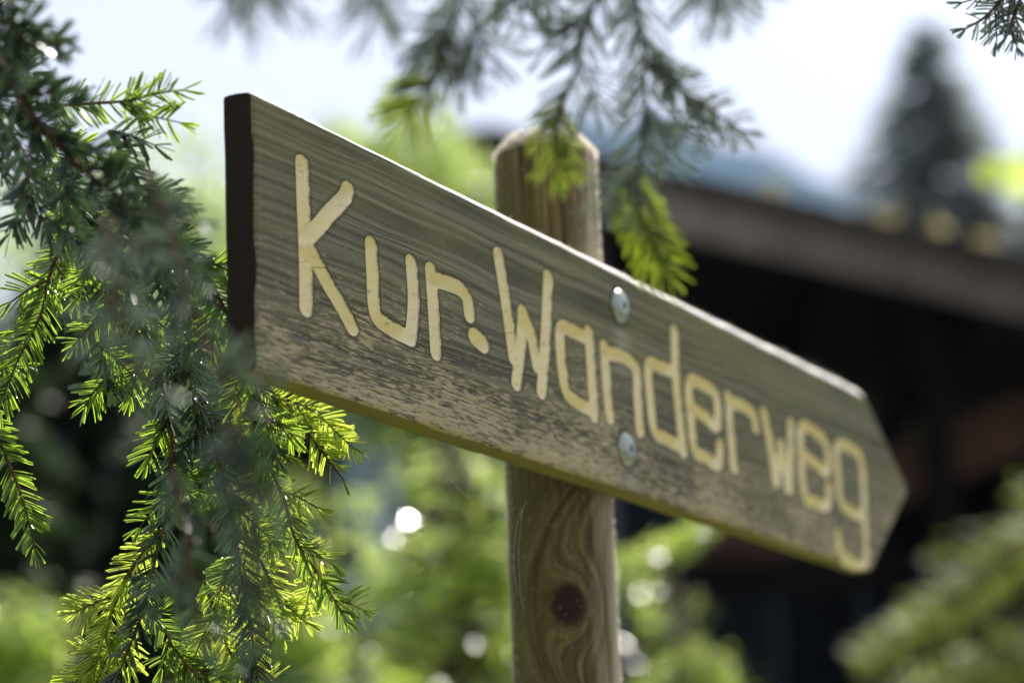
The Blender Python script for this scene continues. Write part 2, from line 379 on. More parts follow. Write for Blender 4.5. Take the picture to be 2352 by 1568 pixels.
LETTERS = [
('K', [[(0.057, -0.033), (0.0573, -0.0631), (0.0586, -0.0968), (0.0584, -0.1295)], [(0.1152, -0.0368), (0.1086, -0.0452), (0.0905, -0.0588), (0.0748, -0.0721), (0.0606, -0.0828)], [(0.0635, -0.0889), (0.084, -0.1061), (0.1028, -0.1194), (0.1165, -0.1305)]]) ,
('u', [[(0.1439, -0.0683), (0.1448, -0.0899), (0.1475, -0.1151), (0.1655, -0.121), (0.1946, -0.1231)], [(0.1992, -0.0688), (0.201, -0.0961), (0.1958, -0.1229)]]) ,
('r', [[(0.227, -0.0683), (0.2293, -0.0965), (0.2312, -0.1264)], [(0.2291, -0.0746), (0.2452, -0.0731), (0.2678, -0.0727), (0.2802, -0.0776), (0.2832, -0.0895)]]) ,
('dot', [[(0.2900, -0.1040), (0.3025, -0.1068)]]) ,
('W', [[(0.3321, -0.0344), (0.3415, -0.0677), (0.3504, -0.1082)], [(0.3687, -0.07), (0.3637, -0.0955), (0.3534, -0.1267)], [(0.3687, -0.07), (0.3812, -0.0857), (0.389, -0.1076)], [(0.4142, -0.0338), (0.4056, -0.0811), (0.3944, -0.126)]]) ,
('a', [[(0.4785, -0.0692), (0.4547, -0.0683), (0.4324, -0.0706), (0.4309, -0.0961), (0.4367, -0.1174), (0.4522, -0.1233), (0.4788, -0.1255)], [(0.4821, -0.0637), (0.4837, -0.0932), (0.4845, -0.1292)]]) ,
('n', [[(0.5097, -0.0697), (0.5106, -0.1006), (0.5133, -0.1257)], [(0.5112, -0.0749), (0.5432, -0.0718), (0.5675, -0.0776), (0.568, -0.0999), (0.5691, -0.1276)]]) ,
('d', [[(0.6413, -0.0663), (0.6184, -0.0669), (0.5935, -0.0695), (0.5926, -0.0957), (0.5982, -0.123), (0.6202, -0.1261), (0.6496, -0.1282)], [(0.648, -0.0312), (0.6469, -0.0768), (0.6529, -0.1315)]]) ,
('e', [[(0.6778, -0.0909), (0.7035, -0.0944), (0.7273, -0.0974), (0.7298, -0.0723), (0.7072, -0.0673), (0.6744, -0.0697), (0.6731, -0.1014), (0.6778, -0.1267), (0.6988, -0.1293), (0.7251, -0.1312), (0.7325, -0.1134)]]) ,
('r', [[(0.7562, -0.0678), (0.757, -0.0976), (0.76, -0.129)], [(0.758, -0.0725), (0.7861, -0.0708), (0.8102, -0.0749), (0.8149, -0.0853)]]) ,
('w', [[(0.8358, -0.0686), (0.8472, -0.0976), (0.8543, -0.1274)], [(0.8712, -0.0919), (0.8576, -0.1269)], [(0.8723, -0.0917), (0.8826, -0.1295)], [(0.8991, -0.0682), (0.887, -0.1289)]]) ,
('e', [[(0.9247, -0.092), (0.9551, -0.0963), (0.9848, -0.099), (0.9866, -0.075), (0.963, -0.0673), (0.9248, -0.0677), (0.92, -0.1032), (0.9253, -0.1319), (0.9489, -0.1328), (0.979, -0.1319), (0.9871, -0.1126)]]) ,
('g', [[(1.0744, -0.1289), (1.0436, -0.1297), (1.0174, -0.1245), (1.0128, -0.1003), (1.0152, -0.0706), (1.055, -0.0677), (1.0783, -0.0753), (1.0784, -0.1239), (1.0732, -0.1739), (1.0407, -0.1777), (1.0117, -0.1726), (1.003, -0.1555)]]) ,
]
GR, GD, SXK = 0.0058, 0.0088, 0.70        # brush: wider along the board than across it
def seg_dist(Px, Pz, A, B):
    Px = Px*SXK; ax, az = A[0]*SXK, A[1]; bx, bz = B[0]*SXK, B[1]; dx, dz = bx-ax, bz-az; L2 = dx*dx+dz*dz+1e-12
    t = np.clip(((Px-ax)*dx+(Pz-az)*dz)/L2, 0, 1)
    return np.hypot(Px-ax-t*dx, Pz-az-t*dz)
STROKES = []
for li, (nm, sts) in enumerate(LETTERS):
    for s in sts:
        s = [(a, 0, b) for a, b in s]
        c = catmull(s, 6) if len(s) > 2 else np.array(s, float)
        STROKES.append((li, c[:, [0, 2]]))
def letter_field(Px, Pz):
    D = np.full(Px.shape, 1.0); ID = np.zeros(Px.shape, int)
    for li, c in STROKES:
        lo = c.min(0)-.014; hi = c.max(0)+.014
        mk = (Px > lo[0]) & (Px < hi[0]) & (Pz > lo[1]) & (Pz < hi[1])
        if not mk.any(): continue
        px, pz = Px[mk], Pz[mk]; dd = np.full(px.shape, 1.0)
        for A, B in zip(c[:-1], c[1:]): dd = np.minimum(dd, seg_dist(px, pz, A, B))
        if LETTERS[li][0] == 'dot': dd = dd-.0010
        cur = D[mk]; idd = ID[mk]; b = dd < cur; cur[b] = dd[b]; idd[b] = li; D[mk] = cur; ID[mk] = idd
    return D, ID
def edge_end(z): return BL_+BT*(1-np.abs((-z)-TH)/np.where(-z < TH, TH, BH-TH))

def build_board():
    cell = .00135
    S0 = np.linspace(0, 1, int((BL_+BT)/cell)); nz = int(BH/cell)
    tz = np.linspace(0, 1, nz)
    # rows closer together at both edges
    Hh = -(tz+.012*np.sin(2*np.pi*tz)*-1)*BH; Hh[0], Hh[-1] = 0, -BH
    Sm = S0*(BL_+BT); x1 = 1.0
    Xg = np.empty((nz, len(Sm))); Zg = np.repeat(Hh[:, None], len(Sm), 1)
    for j in range(nz):
        Le = edge_end(Hh[j]); Xg[j] = np.where(Sm < x1, Sm, x1+(Sm-x1)*(Le-x1)/(BL_+BT-x1))
    # worn outline: edges wander a little
    wv = np.array([noise.noise(Vector((s*9, 3.3, 0)))*.0008+noise.noise(Vector((s*60, 5.3, 0)))*.0003 for s in Sm])
    wb = np.array([noise.noise(Vector((s*8, 7.3, 0)))*.0010+noise.noise(Vector((s*50, 9.3, 0)))*.0003 for s in Sm])
    Zg += wv[None]*(1-tz)[:, None]**4+wb[None]*tz[:, None]**4
    lw = np.array([noise.noise(Vector((1.3, h*40, 0)))*.0009 for h in Hh]); Xg += lw[:, None]*np.clip(1-Sm/.05, 0, 1)[None]
    D, ID = letter_field(Xg, Zg)
    rad_j = GR+.00035*np.array([[noise.noise(Vector((x*170, z*170, 1))) for x, z in zip(a, b)] if False else 0 for a, b in zip(Xg[:1], Zg[:1])]).sum()
    # snap grid vertices to the groove rim
    gz, gx = np.gradient(D); hx = np.gradient(Xg, axis=1); hz = np.gradient(Zg, axis=0)
    gx = gx/hx; gz = gz/hz; gl = np.hypot(gx, gz)+1e-9
    gl = np.clip(gl, .5, 1.1)
    mk = np.abs(D-GR)/gl < cell*.72
    off = np.where(mk, (D-GR)/gl**2, 0); Xg -= off*gx; Zg -= off*gz
    D = np.where(mk, GR, D)
    u = np.clip(D/GR, 0, 1); dep = GD*(1-u**1.7)
    # tool marks
    nmv = np.zeros_like(D); idx = np.argwhere(D < GR)
    for (j, i) in idx: nmv[j, i] = noise.noise(Vector((Xg[j, i]*90, Zg[j, i]*260, .4)))
    dep = dep*(1+.10*nmv)
    # rim lifts a hair of torn fibre
    lip = .00025*np.exp(-((D-GR-.0008)/.0008)**2)*(D > GR)
    # edge rounding
    rt = (.0024+.0100*np.clip((Xg-.05)/1.0, 0, 1))*(1+.10*np.sin(Xg*31)*np.sin(Xg*83)); rb_ = .0035+.0*Xg
    def rnd(e, r): e = np.clip(e, 0, r); return r-np.sqrt(np.maximum(r*r-(r-e)**2, 0))
    et = -Zg+0; eb = Zg+BH; el = Xg-0; er = (edge_end(np.clip(Zg, -BH, 0))-Xg)*.8
    drop = rnd(et, rt)+rnd(eb, rb_)+rnd(el, .0022*np.ones_like(Xg))*.9+rnd(er, .0030*np.ones_like(Xg))
    drop = np.minimum(drop, .0130)
    wavy = .0005*np.sin(Xg*7+1)*np.sin(Zg*22)
    Yg = dep-lip+drop+wavy
    nr, nc = Xg.shape
    V = np.stack([Xg, Yg, Zg], -1).reshape(-1, 3)
    a = (np.arange(nr-1)[:, None]*nc+np.arange(nc-1)[None]).ravel()
    F = np.stack([a, a+nc, a+nc+1, a+1], 1); dq = D.ravel()[F]-GR
    zero = np.abs(dq) < 1e-9; alt = zero[:, 1] & zero[:, 3]
    T1 = np.where(alt[:, None], F[:, [0, 1, 3]], F[:, [0, 1, 2]]); T2 = np.where(alt[:, None], F[:, [1, 2, 3]], F[:, [0, 2, 3]])
    F = np.vstack([T1, T2]); d3 = D.ravel()[F]-GR; fid = ID.ravel()[F[np.arange(len(F)), d3.argmin(1)]]
    inside = (d3.max(1) <= 1e-9) & (d3.min(1) < -1e-9)
    # front face without the letters, plus walls and back
    edge_loop = [0*nc+i for i in range(nc)]+[j*nc+nc-1 for j in range(1, nr)]+[(nr-1)*nc+i for i in range(nc-2, -1, -1)]+[j*nc for j in range(nr-2, 0, -1)]
    side_kind = [0]*(nc-1)+[1]*(nr-1)+[2]*(nc-1)+[3]*(nr-1)      # top, point, bottom, left end
    groove = (D.ravel()/GR).astype(np.float32); last = [None]
    def sub(mask, extra=None):
        f = F[mask]; used = np.unique(f); mp_ = -np.ones(len(V), int); mp_[used] = np.arange(len(used)); last[0] = groove[used]; return V[used], mp_[f]
    front_V, front_F = sub(~inside)
    board = empty('sign_board'); board.parent = sign; board.matrix_local = inv_sign @ bm_
    tag(board, 'arrow-shaped board with flaking tan patches towards its lower edge')
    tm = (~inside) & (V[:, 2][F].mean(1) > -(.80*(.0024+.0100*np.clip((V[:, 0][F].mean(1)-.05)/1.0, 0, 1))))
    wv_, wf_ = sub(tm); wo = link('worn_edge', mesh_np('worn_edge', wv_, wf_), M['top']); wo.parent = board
    front_V, front_F = sub((~inside) & ~tm)
    fo = link('front_face', mesh_np('front_face', front_V, front_F), M['board']); fo.parent = board
    fo.data.attributes.new('groove', 'FLOAT', 'POINT').data.foreach_set('value', last[0])
    L = V[edge_loop]; nl = len(L); ring = [L]
    cen = np.array([.55, 0, -BH/2]); 
    for k, yy in enumerate((.35, .7, .92, 1.0)):
        q_ = L.copy(); q_[:, 1] = L[:, 1]+(THK-L[:, 1])*yy
        if k < 2: q_[:, 2] += np.where(np.array(side_kind) == 0, .0006, np.where(np.array(side_kind) == 2, -.0006, 0))
        if k == 3:
            q_[:, 2] += np.where(L[:, 2] > -BH/2, -.0016, .0016); q_[:, 0] += np.where(L[:, 0] < .5, .0012, -.0012)
        ring.append(q_)
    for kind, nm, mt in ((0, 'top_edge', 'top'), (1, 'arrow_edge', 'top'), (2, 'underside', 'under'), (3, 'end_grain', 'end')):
        ids = [i for i in range(nl) if side_kind[i] == kind]; ids2 = ids+[(ids[-1]+1) % nl]
        VV = np.vstack([r_[ids2] for r_ in ring]); k = len(ids2); FF = []
        for r_ in range(4):
            for i in range(k-1): FF.append((r_*k+i, r_*k+i+1, (r_+1)*k+i+1, (r_+1)*k+i))
        o = link(nm, mesh_np(nm, VV, np.array(FF)), M[mt]); o.parent = board
    B = ring[-1]; bv = np.vstack([B, [[.55, THK, -BH/2]]])
    BF = [(nl, (i+1) % nl, i) for i in range(nl)]
    o = link('back_face', mesh_np('back_face', bv, np.array(BF)), M['board'], smooth=False); o.parent = board
    for li, (nm, _) in enumerate(LETTERS):
        mk = inside & (fid == li)
        if not mk.any(): continue
        v, f = sub(mk)
        o = link('hyphen_dot' if nm == 'dot' else 'letter', mesh_np('letter', v, f), M['paint']); o.parent = board
        o.data.attributes.new('groove', 'FLOAT', 'POINT').data.foreach_set('value', last[0])
        o['label'] = 'carved dot painted cream yellow' if nm == 'dot' else 'carved letter %s painted cream yellow' % nm
    return board
board = build_board()

def bolt(x, z, y):
    V, F = [], []; n = 28; prof = [(.0140, .0), (.0140, .0010), (.0130, .0024), (.0105, .0040), (.0075, .0050), (.0040, .0055), (.0030, .0053)]
    for r_, h in prof:
        for k in range(n): V.append((r_*math.cos(k/n*2*math.pi), -h, r_*math.sin(k/n*2*math.pi)))
    for i in range(len(prof)-1):
        for k in range(n): F.append((i*n+k, (i+1)*n+k, (i+1)*n+(k+1) % n, i*n+(k+1) % n))
    o = link('bolt', mesh_py('bolt', V, F), M['zinc']); o.parent = board; o.location = (x, y, z); o['label'] = 'domed zinc bolt head with hex socket'
    V, F = [], []
    for h, r_ in ((-.0053, .0030), (-.0016, .0027)):
        for k in range(n):
            a = k/n*2*math.pi; rh = r_*(math.cos(math.pi/6)/math.cos(((a) % (math.pi/3))-math.pi/6)) if h > -.002 else r_
            V.append((rh*math.cos(a), h, rh*math.sin(a)))
    V.append((0, -.0016, 0))
    for k in range(n): F.append((k, n+k, n+(k+1) % n, (k+1) % n)); F.append((n+k, 2*n, n+(k+1) % n))
    s = link('socket', mesh_py('socket', V, F), M['socket']); s.parent = o
bolt(.5403, -.0318, .0006); 
b2 = bolt(.5401, -.1472, .0006)

def build_post():
    c = P0+DV*.5403-NV*(THK+.0400)+np.array([.0025, 0, 0])
    top = W(1262, 304, c[1]/math.cos(PITCH)*1.0)
    # height of the top so that its crest shows where the photo has it
    dep = np.dot(np.array([c[0], c[1], 0])-np.array([CAM[0], CAM[1], 0]), np.array([0, 1, 0]))
    for _ in range(3):
        z = W(1262, 308, dep/(math.cos(PITCH)+.0)*.94)[2]
    # solve exactly: point on the axis seen at v = 306
    best = min(np.arange(1.8, 2.4, .0005), key=lambda zz: abs(784-FPX*np.dot(np.array([c[0], c[1], zz])-CAM, UP)/np.dot(np.array([c[0], c[1], zz])-CAM, FW)-308))
    zt = float(best)
    rr = .0416; V, F = [], []; n = 72
    zs = [-0.3, 0.0]+list(np.linspace(.3, zt-.032, 60)); prof = [(z, rr) for z in zs]
    prof += [(zt-.024, rr*.985), (zt-.018, rr*.95), (zt-.0125, rr*.85), (zt-.008, rr*.68), (zt-.004, rr*.5), (zt-.001, rr*.3), (zt, rr*.08)]
    # the side the board is bolted to is planed flat
    for z, r_ in prof:
        for k in range(n):
            a = k/n*2*math.pi
            rj = r_*(1+.018*noise.noise(Vector((math.cos(a)*2, math.sin(a)*2, z*3)))+.010*noise.noise(Vector((math.cos(a)*9, math.sin(a)*9, z*2.2))))
            p = np.array([math.cos(a)*rj, math.sin(a)*rj, z])
            dn = p[0]*NV[0]+p[1]*NV[1]
            if dn > .0398: p[:2] -= NV[:2]*(dn-.0398)
            V.append(p)
    for i in range(len(prof)-1):
        for k in range(n): F.append((i*n+k, i*n+(k+1) % n, (i+1)*n+(k+1) % n, (i+1)*n+k))
    F.append(tuple((len(prof)-1)*n+k for k in range(n)))
    # where the knot sits on the surface: photo (1305, 1388)
    ray = FW+RI*(1305-1176)/FPX-UP*(1388-784)/FPX; o_ = CAM-np.array([c[0], c[1], 0])
    A = ray[0]**2+ray[1]**2; Bq = 2*(ray[0]*o_[0]+ray[1]*o_[1]); Cq = o_[0]**2+o_[1]**2-rr**2
    t = (-Bq-math.sqrt(Bq*Bq-4*A*Cq))/(2*A); kn = o_+ray*t
    po = link('post', mesh_py('post', V, F), wood_post(tuple(kn)), sign)
    po.location = Vector((c[0], c[1], 0))-Vector(sign.location)
    # torn wood fibres that catch the sun along the round sides and the crown
    fv, ff = [], []
    for k in range(24000):
        a = R.uniform(-math.pi, math.pi); z = R.uniform(1.45, zt-.016); r_ = rr+.0004
        if R.random() < .25: z = zt-R.uniform(0, .02); r_ = rr*min(1, .4+.6*((zt-z)/.02)**.5)
        p = np.array([math.cos(a)*r_, math.sin(a)*r_, z])
        if p[0]*NV[0]+p[1]*NV[1] > .040 and z < P0[2]+.01: continue
        if math.sin(a) < -.45 and z < zt-.022 and R.random() < .93: continue      # the broad face is weathered smooth
        dr = np.array([math.cos(a)*.75, math.sin(a)*.75, R.choice((-1, 1))*R.uniform(.5, 1.6)]); dr /= np.linalg.norm(dr)
        l_ = R.uniform(.001, .0044); sd_ = np.cross(dr, [R.uniform(-1, 1) for _ in range(3)]); sd_ = sd_/np.linalg.norm(sd_)*.00020
        b = len(fv); fv += [p-sd_, p+sd_, p+dr*l_]; ff.append((b, b+1, b+2))
    fo = link('wood_fibres', mesh_np('wood_fibres', np.array(fv), np.array(ff)), M['fibre'], po); fo['kind'] = 'stuff'
    # and along the top edge of the board
    fv, ff = [], []
    for k in range(1500):
        s = R.uniform(0, BL_); p = np.array([s, R.uniform(.002, THK-.001), .0004]); dr = np.array([R.uniform(-1.5, 1.5), R.uniform(-.6, .6), R.uniform(.3, 1)]); dr /= np.linalg.norm(dr)
        l_ = R.uniform(.0006, .0024)*(2.2 if R.random() < .04 else 1); sd_ = np.cross(dr, [R.uniform(-1, 1) for _ in range(3)]); sd_ = sd_/np.linalg.norm(sd_)*.00012
        b = len(fv); fv += [p-sd_, p+sd_, p+dr*l_]; ff.append((b, b+1, b+2))
    fo = link('wood_fibres', mesh_np('wood_fibres', np.array(fv), np.array(ff)), M['fibre'], board); fo['kind'] = 'stuff'
build_post()

# ------------------------------------------------------------------ spruce branches
def needles_np(base, dirn, tang, ln, wd):
    """bent, blunt needles with a keeled blade: every array (n,3) / (n,)"""
    n = len(base); sidev = norm(np.cross(dirn, tang)+rng.normal(0, .22, (n, 3)))
    # the broad face of each needle is turned a little about its axis
    nrm = norm(np.cross(sidev, dirn)); tw = rng.uniform(0, 1.5, n)[:, None]
    sidev, nrm = sidev*np.cos(tw)+nrm*np.sin(tw), nrm*np.cos(tw)-sidev*np.sin(tw)
    ts = np.array([0, .10, .50, .90, .98]); ws = np.array([.45, .85, 1.0, .95, .72])
    V = np.empty((n, 16, 3)); bend = tang*ln[:, None]*.13
    for k, (t, wk) in enumerate(zip(ts, ws)):
        c = base+dirn*(ln*t)[:, None]+bend*t*t
        hw = (wd*.5*wk)[:, None]
        V[:, k*3+0] = c+sidev*hw; V[:, k*3+1] = c+nrm*hw*.55; V[:, k*3+2] = c-sidev*hw
    V[:, 15] = base+dirn*ln[:, None]+bend
    F = []
    for k in range(4):
        for j in range(2): F.append((k*3+j, k*3+j+1, (k+1)*3+j+1, (k+1)*3+j))
    Q = np.array(F); T = np.array([(12+j, 12+j+1, 15) for j in range(2)])
    o = (np.arange(n)*16)[:, None, None]
    return V.reshape(-1, 3), (Q[None]+o).reshape(-1, 4), (T[None]+o).reshape(-1, 3)

def mesh_qt(name, V, Q, T):
    me = bpy.data.meshes.new(name)
    me.vertices.add(len(V)); me.vertices.foreach_set('co', V.astype(np.float32).ravel())
    me.loops.add(Q.size+T.size); me.loops.foreach_set('vertex_index', np.concatenate([Q.ravel(), T.ravel()]).astype(np.int32))
    me.polygons.add(len(Q)+len(T))
    me.polygons.foreach_set('loop_start', np.concatenate([np.arange(len(Q))*4, Q.size+np.arange(len(T))*3]).astype(np.int32))
    me.update(calc_edges=True); return me

NEEDLES = 0
def twig(parent, path, r0=.0012, r1=.0005, plane=None, mat='needle', dens=1.0, nl=.0165, start=.0, wd=.0022, spread=17, ang=(48, 62), name='twig', taper=True):
    """a woody shoot with its needles; plane = normal of the flat side of the shoot"""
    global NEEDLES
    P = catmull(path, 6); V, F = tube(P, r0, r1, 6, .06)
    t_ = link(name, mesh_py(name, V, F), M['bark'], parent)
    seg = np.linalg.norm(np.diff(P, axis=0), axis=1); cum = np.concatenate([[0], np.cumsum(seg)]); L = cum[-1]
    n = int(L/.00078*dens); 
    if n < 4: return t_
    s = np.sort(rng.uniform(start*L, L, n)); s[-6:] = L*.995
    base = np.stack([np.interp(s, cum, P[:, k]) for k in range(3)], 1)
    Tg = norm(np.gradient(P, axis=0)); tg = norm(np.stack([np.interp(s, cum, Tg[:, k]) for k in range(3)], 1))
    pn = np.array(plane if plane is not None else -FW, float); pn = norm(pn)
    side = norm(np.cross(tg, pn)); nn = np.cross(side, tg)
    sgn = np.where(rng.random(n) < .5, -1., 1.)
    phi = np.radians(rng.normal(0, spread, n)); third = rng.random(n) < .20
    phi = np.where(third, np.radians(rng.uniform(40, 140, n)), phi)
    rd = side*(sgn*np.cos(phi))[:, None]+nn*np.sin(phi)[:, None]
    rel = s/L; al = np.radians(rng.uniform(ang[0], ang[1], n)*(1-.35*np.clip((rel-.82)/.18, 0, 1)))
    al[-6:] = np.radians(rng.uniform(8, 30, 6))
    d = norm(tg*np.cos(al)[:, None]+rd*np.sin(al)[:, None]+rng.normal(0, .060, (n, 3)))
    ln = nl*rng.uniform(.72, 1.14, n)
    if taper: ln = ln*(.62+.38*np.clip(rel/.12, 0, 1))*(1-.30*np.clip((rel-.75)/.25, 0, 1))
    V, Q, T = needles_np(base+rd*r1*.8, d, tg, ln, wd*rng.uniform(.8, 1.15, n))
    NEEDLES += n
    me_ = mesh_qt('needles', V, Q, T); at = me_.attributes.new('rim', 'FLOAT', 'POINT'); at.data.foreach_set('value', np.tile(np.array([1, 0, 1]*5+[.7], np.float32), n))
    no = link('needles', me_, M[mat], t_); no['kind'] = 'stuff'
    return t_

def P3(pts): return [W(*p) for p in pts]
def spray(parent, path, sides, mat='needle', plane=None, nl=.0165, dens=1., r0=.0018, lead=True, smat=None, **kw):
    """main shoot + side shoots: sides = (t, sign, length m, angle deg)"""
    plane = -FW if plane is None else np.array(plane)
    P = catmull(path, 8); Tg = norm(np.gradient(P, axis=0))
    twig(parent, path, r0, .0006, plane, mat, dens if lead else dens*.5, nl, **kw)
    for (t, sg, ln, an) in sides:
        i = int(t*(len(P)-1)); p = P[i]; tg = Tg[i]; sd_ = norm(np.cross(tg, plane))*sg
        a = rad(an); d = tg*math.cos(a)+sd_*math.sin(a)+plane*R.uniform(-.22, .22)
        d = d/np.linalg.norm(d); g = np.array([0, 0, -1.])
        q1 = p+d*ln*.45+g*ln*.03; q2 = p+d*ln*.93+g*ln*.14+tg*ln*.05
        pl = norm(plane+rng.normal(0, .22, 3))
        twig(parent, [p, q1, q2], .0009, .0005, pl, smat or mat, dens, nl*R.uniform(.88, 1.05), **kw)

def auto_sides(n, l0, l1, t0=.12, t1=.9, an=(38, 56)):
    o = []
    for k in range(n):
        t = t0+(t1-t0)*(k+R.uniform(-.2, .2))/max(1, n-1); o.append((min(.97, max(.02, t)), 1 if k % 2 else -1, (l0+(l1-l0)*k/max(1, n-1))*R.uniform(.8, 1.15), R.uniform(*an)))
    return o

def branch(label, cat='branch', group='spruce branches around the sign'):
    b = empty('spruce_branch'); tag(b, label, cat, group); return b
def settle(b):
    """put the empty where its first shoot starts"""
    first = [c for c in b.children][0]; v = Vector(first.data.vertices[0].co); b.location = v
    for c in b.children: c.location = -v
YF = lambda *a: P3(a)
# 1 top left shoot reaching right against the sky
b = branch('flat green spruce shoot forked in two, reaching right against the sky left of the board')
spray(b, YF((60, 250, 2.02), (170, 240, 2.04), (290, 232, 2.06), (360, 215, 2.07), (425, 206, 2.08)), [(.50, -1, .001, 30)], 'needle', nl=.0185, dens=.7, start=.12, spread=10, ang=(56, 68))
twig(b, YF((275, 236, 2.06), (330, 262, 2.07), (415, 282, 2.08)), .0009, .0005, None, 'needle', .75, .0175, spread=12)
settle(b)
# 2 sharp twig at the left frame edge, curling down in two stages
b = branch('thin spruce twig hanging at the far left frame edge, curving out of frame')
spray(b, YF((190, 500, 1.97), (125, 600, 1.95), (95, 720, 1.94), (40, 830, 1.93), (-10, 960, 1.92)), [(.35, 1, .03, 60), (.25, -1, .028, 50)], 'needle', nl=.0185, dens=.85)
settle(b)
b = branch('single narrow hanging spruce twig with a clean tip, lowest one at the left edge')
twig(b, YF((-60, 900, 1.95), (-5, 1010, 1.94), (35, 1100, 1.93), (62, 1180, 1.93), (80, 1262, 1.93)), .0014, .0006, None, 'needle', .9, .0165)
settle(b)
b = branch('small twig cluster poking in at the left edge at mid height')
spray(b, YF((-90, 740, 1.95), (-30, 800, 1.95), (22, 850, 1.95)), auto_sides(3, .02, .015), 'needle', nl=.015)
settle(b)
# 3 the long central hanging spray ending bottom left, bright
b = branch('long drooping spruce spray ending in bright yellow green fans at the bottom left')
spray(b, YF((230, 470, 1.90), (300, 660, 1.91), (345, 800, 1.93), (392, 980, 1.94), (388, 1150, 1.94), (355, 1290, 1.94), (330, 1400, 1.94), (255, 1590, 1.94)),
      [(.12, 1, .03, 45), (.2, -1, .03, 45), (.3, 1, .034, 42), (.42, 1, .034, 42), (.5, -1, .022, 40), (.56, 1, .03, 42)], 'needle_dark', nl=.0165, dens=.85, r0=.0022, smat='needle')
spray(b, YF((372, 1215, 1.94), (300, 1310, 1.95), (262, 1390, 1.96), (232, 1480, 1.96), (205, 1600, 1.96)), auto_sides(4, .03, .03, .3, .85), 'needle_new', nl=.0165, dens=1.0)
spray(b, YF((335, 1395, 1.94), (375, 1440, 1.94), (410, 1500, 1.94), (470, 1575, 1.94)), auto_sides(3, .022, .02), 'needle', nl=.0155)
spray(b, YF((310, 1430, 1.96), (250, 1500, 1.97), (215, 1590, 1.97)), auto_sides(3, .022, .02), 'needle_new', nl=.016)
settle(b)
# 4 bright shoots right under the board's left end
b = branch('glowing yellow green spruce shoot just under the left end of the board')
spray(b, YF((540, 850, 1.99), (610, 905, 1.99), (680, 965, 1.99), (735, 1030, 1.99), (792, 1105, 1.99)), [(.30, -1, .026, 35), (.15, 1, .03, 60), (.35, 1, .03, 60)], 'needle_new', nl=.0160, dens=.95)
twig(b, YF((655, 925, 2.0), (720, 945, 2.0), (765, 985, 2.0), (812, 1030, 2.0)), .0009, .0005, None, 'needle_new', .95, .0150)
settle(b)
b = branch('spruce shoot hanging below the glowing one, tip curling down to the right')
spray(b, YF((570, 930, 1.96), (605, 1040, 1.96), (650, 1140, 1.96), (680, 1240, 1.96), (740, 1330, 1.97), (795, 1425, 1.98)), auto_sides(7, .034, .022, .12, .9), 'needle', smat='needle_new', nl=.016, dens=.95)
settle(b)
b = branch('spruce shoot drooping along the left end of the board down to mid height')
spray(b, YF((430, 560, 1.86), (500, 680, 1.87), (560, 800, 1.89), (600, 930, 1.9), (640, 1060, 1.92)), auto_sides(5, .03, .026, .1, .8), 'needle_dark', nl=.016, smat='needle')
settle(b)
b = branch('shaded spruce spray hanging behind the bough at the left, dark')
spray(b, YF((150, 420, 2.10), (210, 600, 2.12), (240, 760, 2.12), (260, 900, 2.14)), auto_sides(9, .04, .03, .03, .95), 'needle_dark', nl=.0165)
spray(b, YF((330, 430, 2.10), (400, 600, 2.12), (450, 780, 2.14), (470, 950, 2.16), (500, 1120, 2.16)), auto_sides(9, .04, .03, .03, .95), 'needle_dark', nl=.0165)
settle(b)
b = branch('dense spruce spray filling the lower middle of the hanging bough')
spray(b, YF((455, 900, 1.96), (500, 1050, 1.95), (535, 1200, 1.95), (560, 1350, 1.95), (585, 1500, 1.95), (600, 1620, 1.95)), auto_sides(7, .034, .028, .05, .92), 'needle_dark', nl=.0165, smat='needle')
settle(b)
b = branch('spruce spray with pale tips fanning over the bottom edge left of the post')
spray(b, YF((470, 1330, 1.97), (500, 1420, 1.97), (530, 1500, 1.97), (600, 1600, 1.97)), auto_sides(5, .03, .026), 'needle_new', nl=.0155)
spray(b, YF((560, 1230, 1.98), (610, 1310, 1.98), (640, 1380, 1.98), (655, 1440, 1.98)), auto_sides(4, .028, .02), 'needle_new', nl=.0155)
settle(b)
b = branch('dark spruce spray crossing the middle of the bough on the left')
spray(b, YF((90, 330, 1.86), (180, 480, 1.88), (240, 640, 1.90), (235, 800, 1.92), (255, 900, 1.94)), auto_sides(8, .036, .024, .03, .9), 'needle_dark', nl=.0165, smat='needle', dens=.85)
settle(b)
b = branch('spruce shoot hanging through the centre of the bough, half in shade')
spray(b, YF((250, 300, 1.82), (340, 470, 1.84), (380, 600, 1.86), (430, 760, 1.9), (440, 900, 1.93), (470, 1040, 1.95)), auto_sides(8, .034, .026, .03, .95), 'needle_dark', nl=.0165)
settle(b)
# darker, nearer and blurred
b = branch('thick dark spruce bough in the upper left corner, out of focus')
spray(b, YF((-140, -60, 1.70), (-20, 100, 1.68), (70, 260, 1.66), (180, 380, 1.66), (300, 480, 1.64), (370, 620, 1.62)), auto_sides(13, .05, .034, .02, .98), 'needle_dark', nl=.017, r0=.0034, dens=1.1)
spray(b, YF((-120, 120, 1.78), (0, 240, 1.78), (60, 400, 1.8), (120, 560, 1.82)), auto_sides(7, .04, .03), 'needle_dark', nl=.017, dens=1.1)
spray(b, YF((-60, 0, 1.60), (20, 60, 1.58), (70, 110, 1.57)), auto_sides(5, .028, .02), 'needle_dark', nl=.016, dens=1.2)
settle(b)
b = branch('blurred spruce shoot close to the lens beside the left end of the board')
spray(b, YF((340, 400, 1.42), (400, 560, 1.38), (450, 740, 1.34), (530, 900, 1.30), (570, 1060, 1.28), (600, 1200, 1.27)), auto_sides(5, .03, .022, .1, .95), 'needle_dark', nl=.016, dens=.55, smat='needle_top')
settle(b)
b = branch('strongly blurred spruce shoot close to the lens, hanging to the bottom')
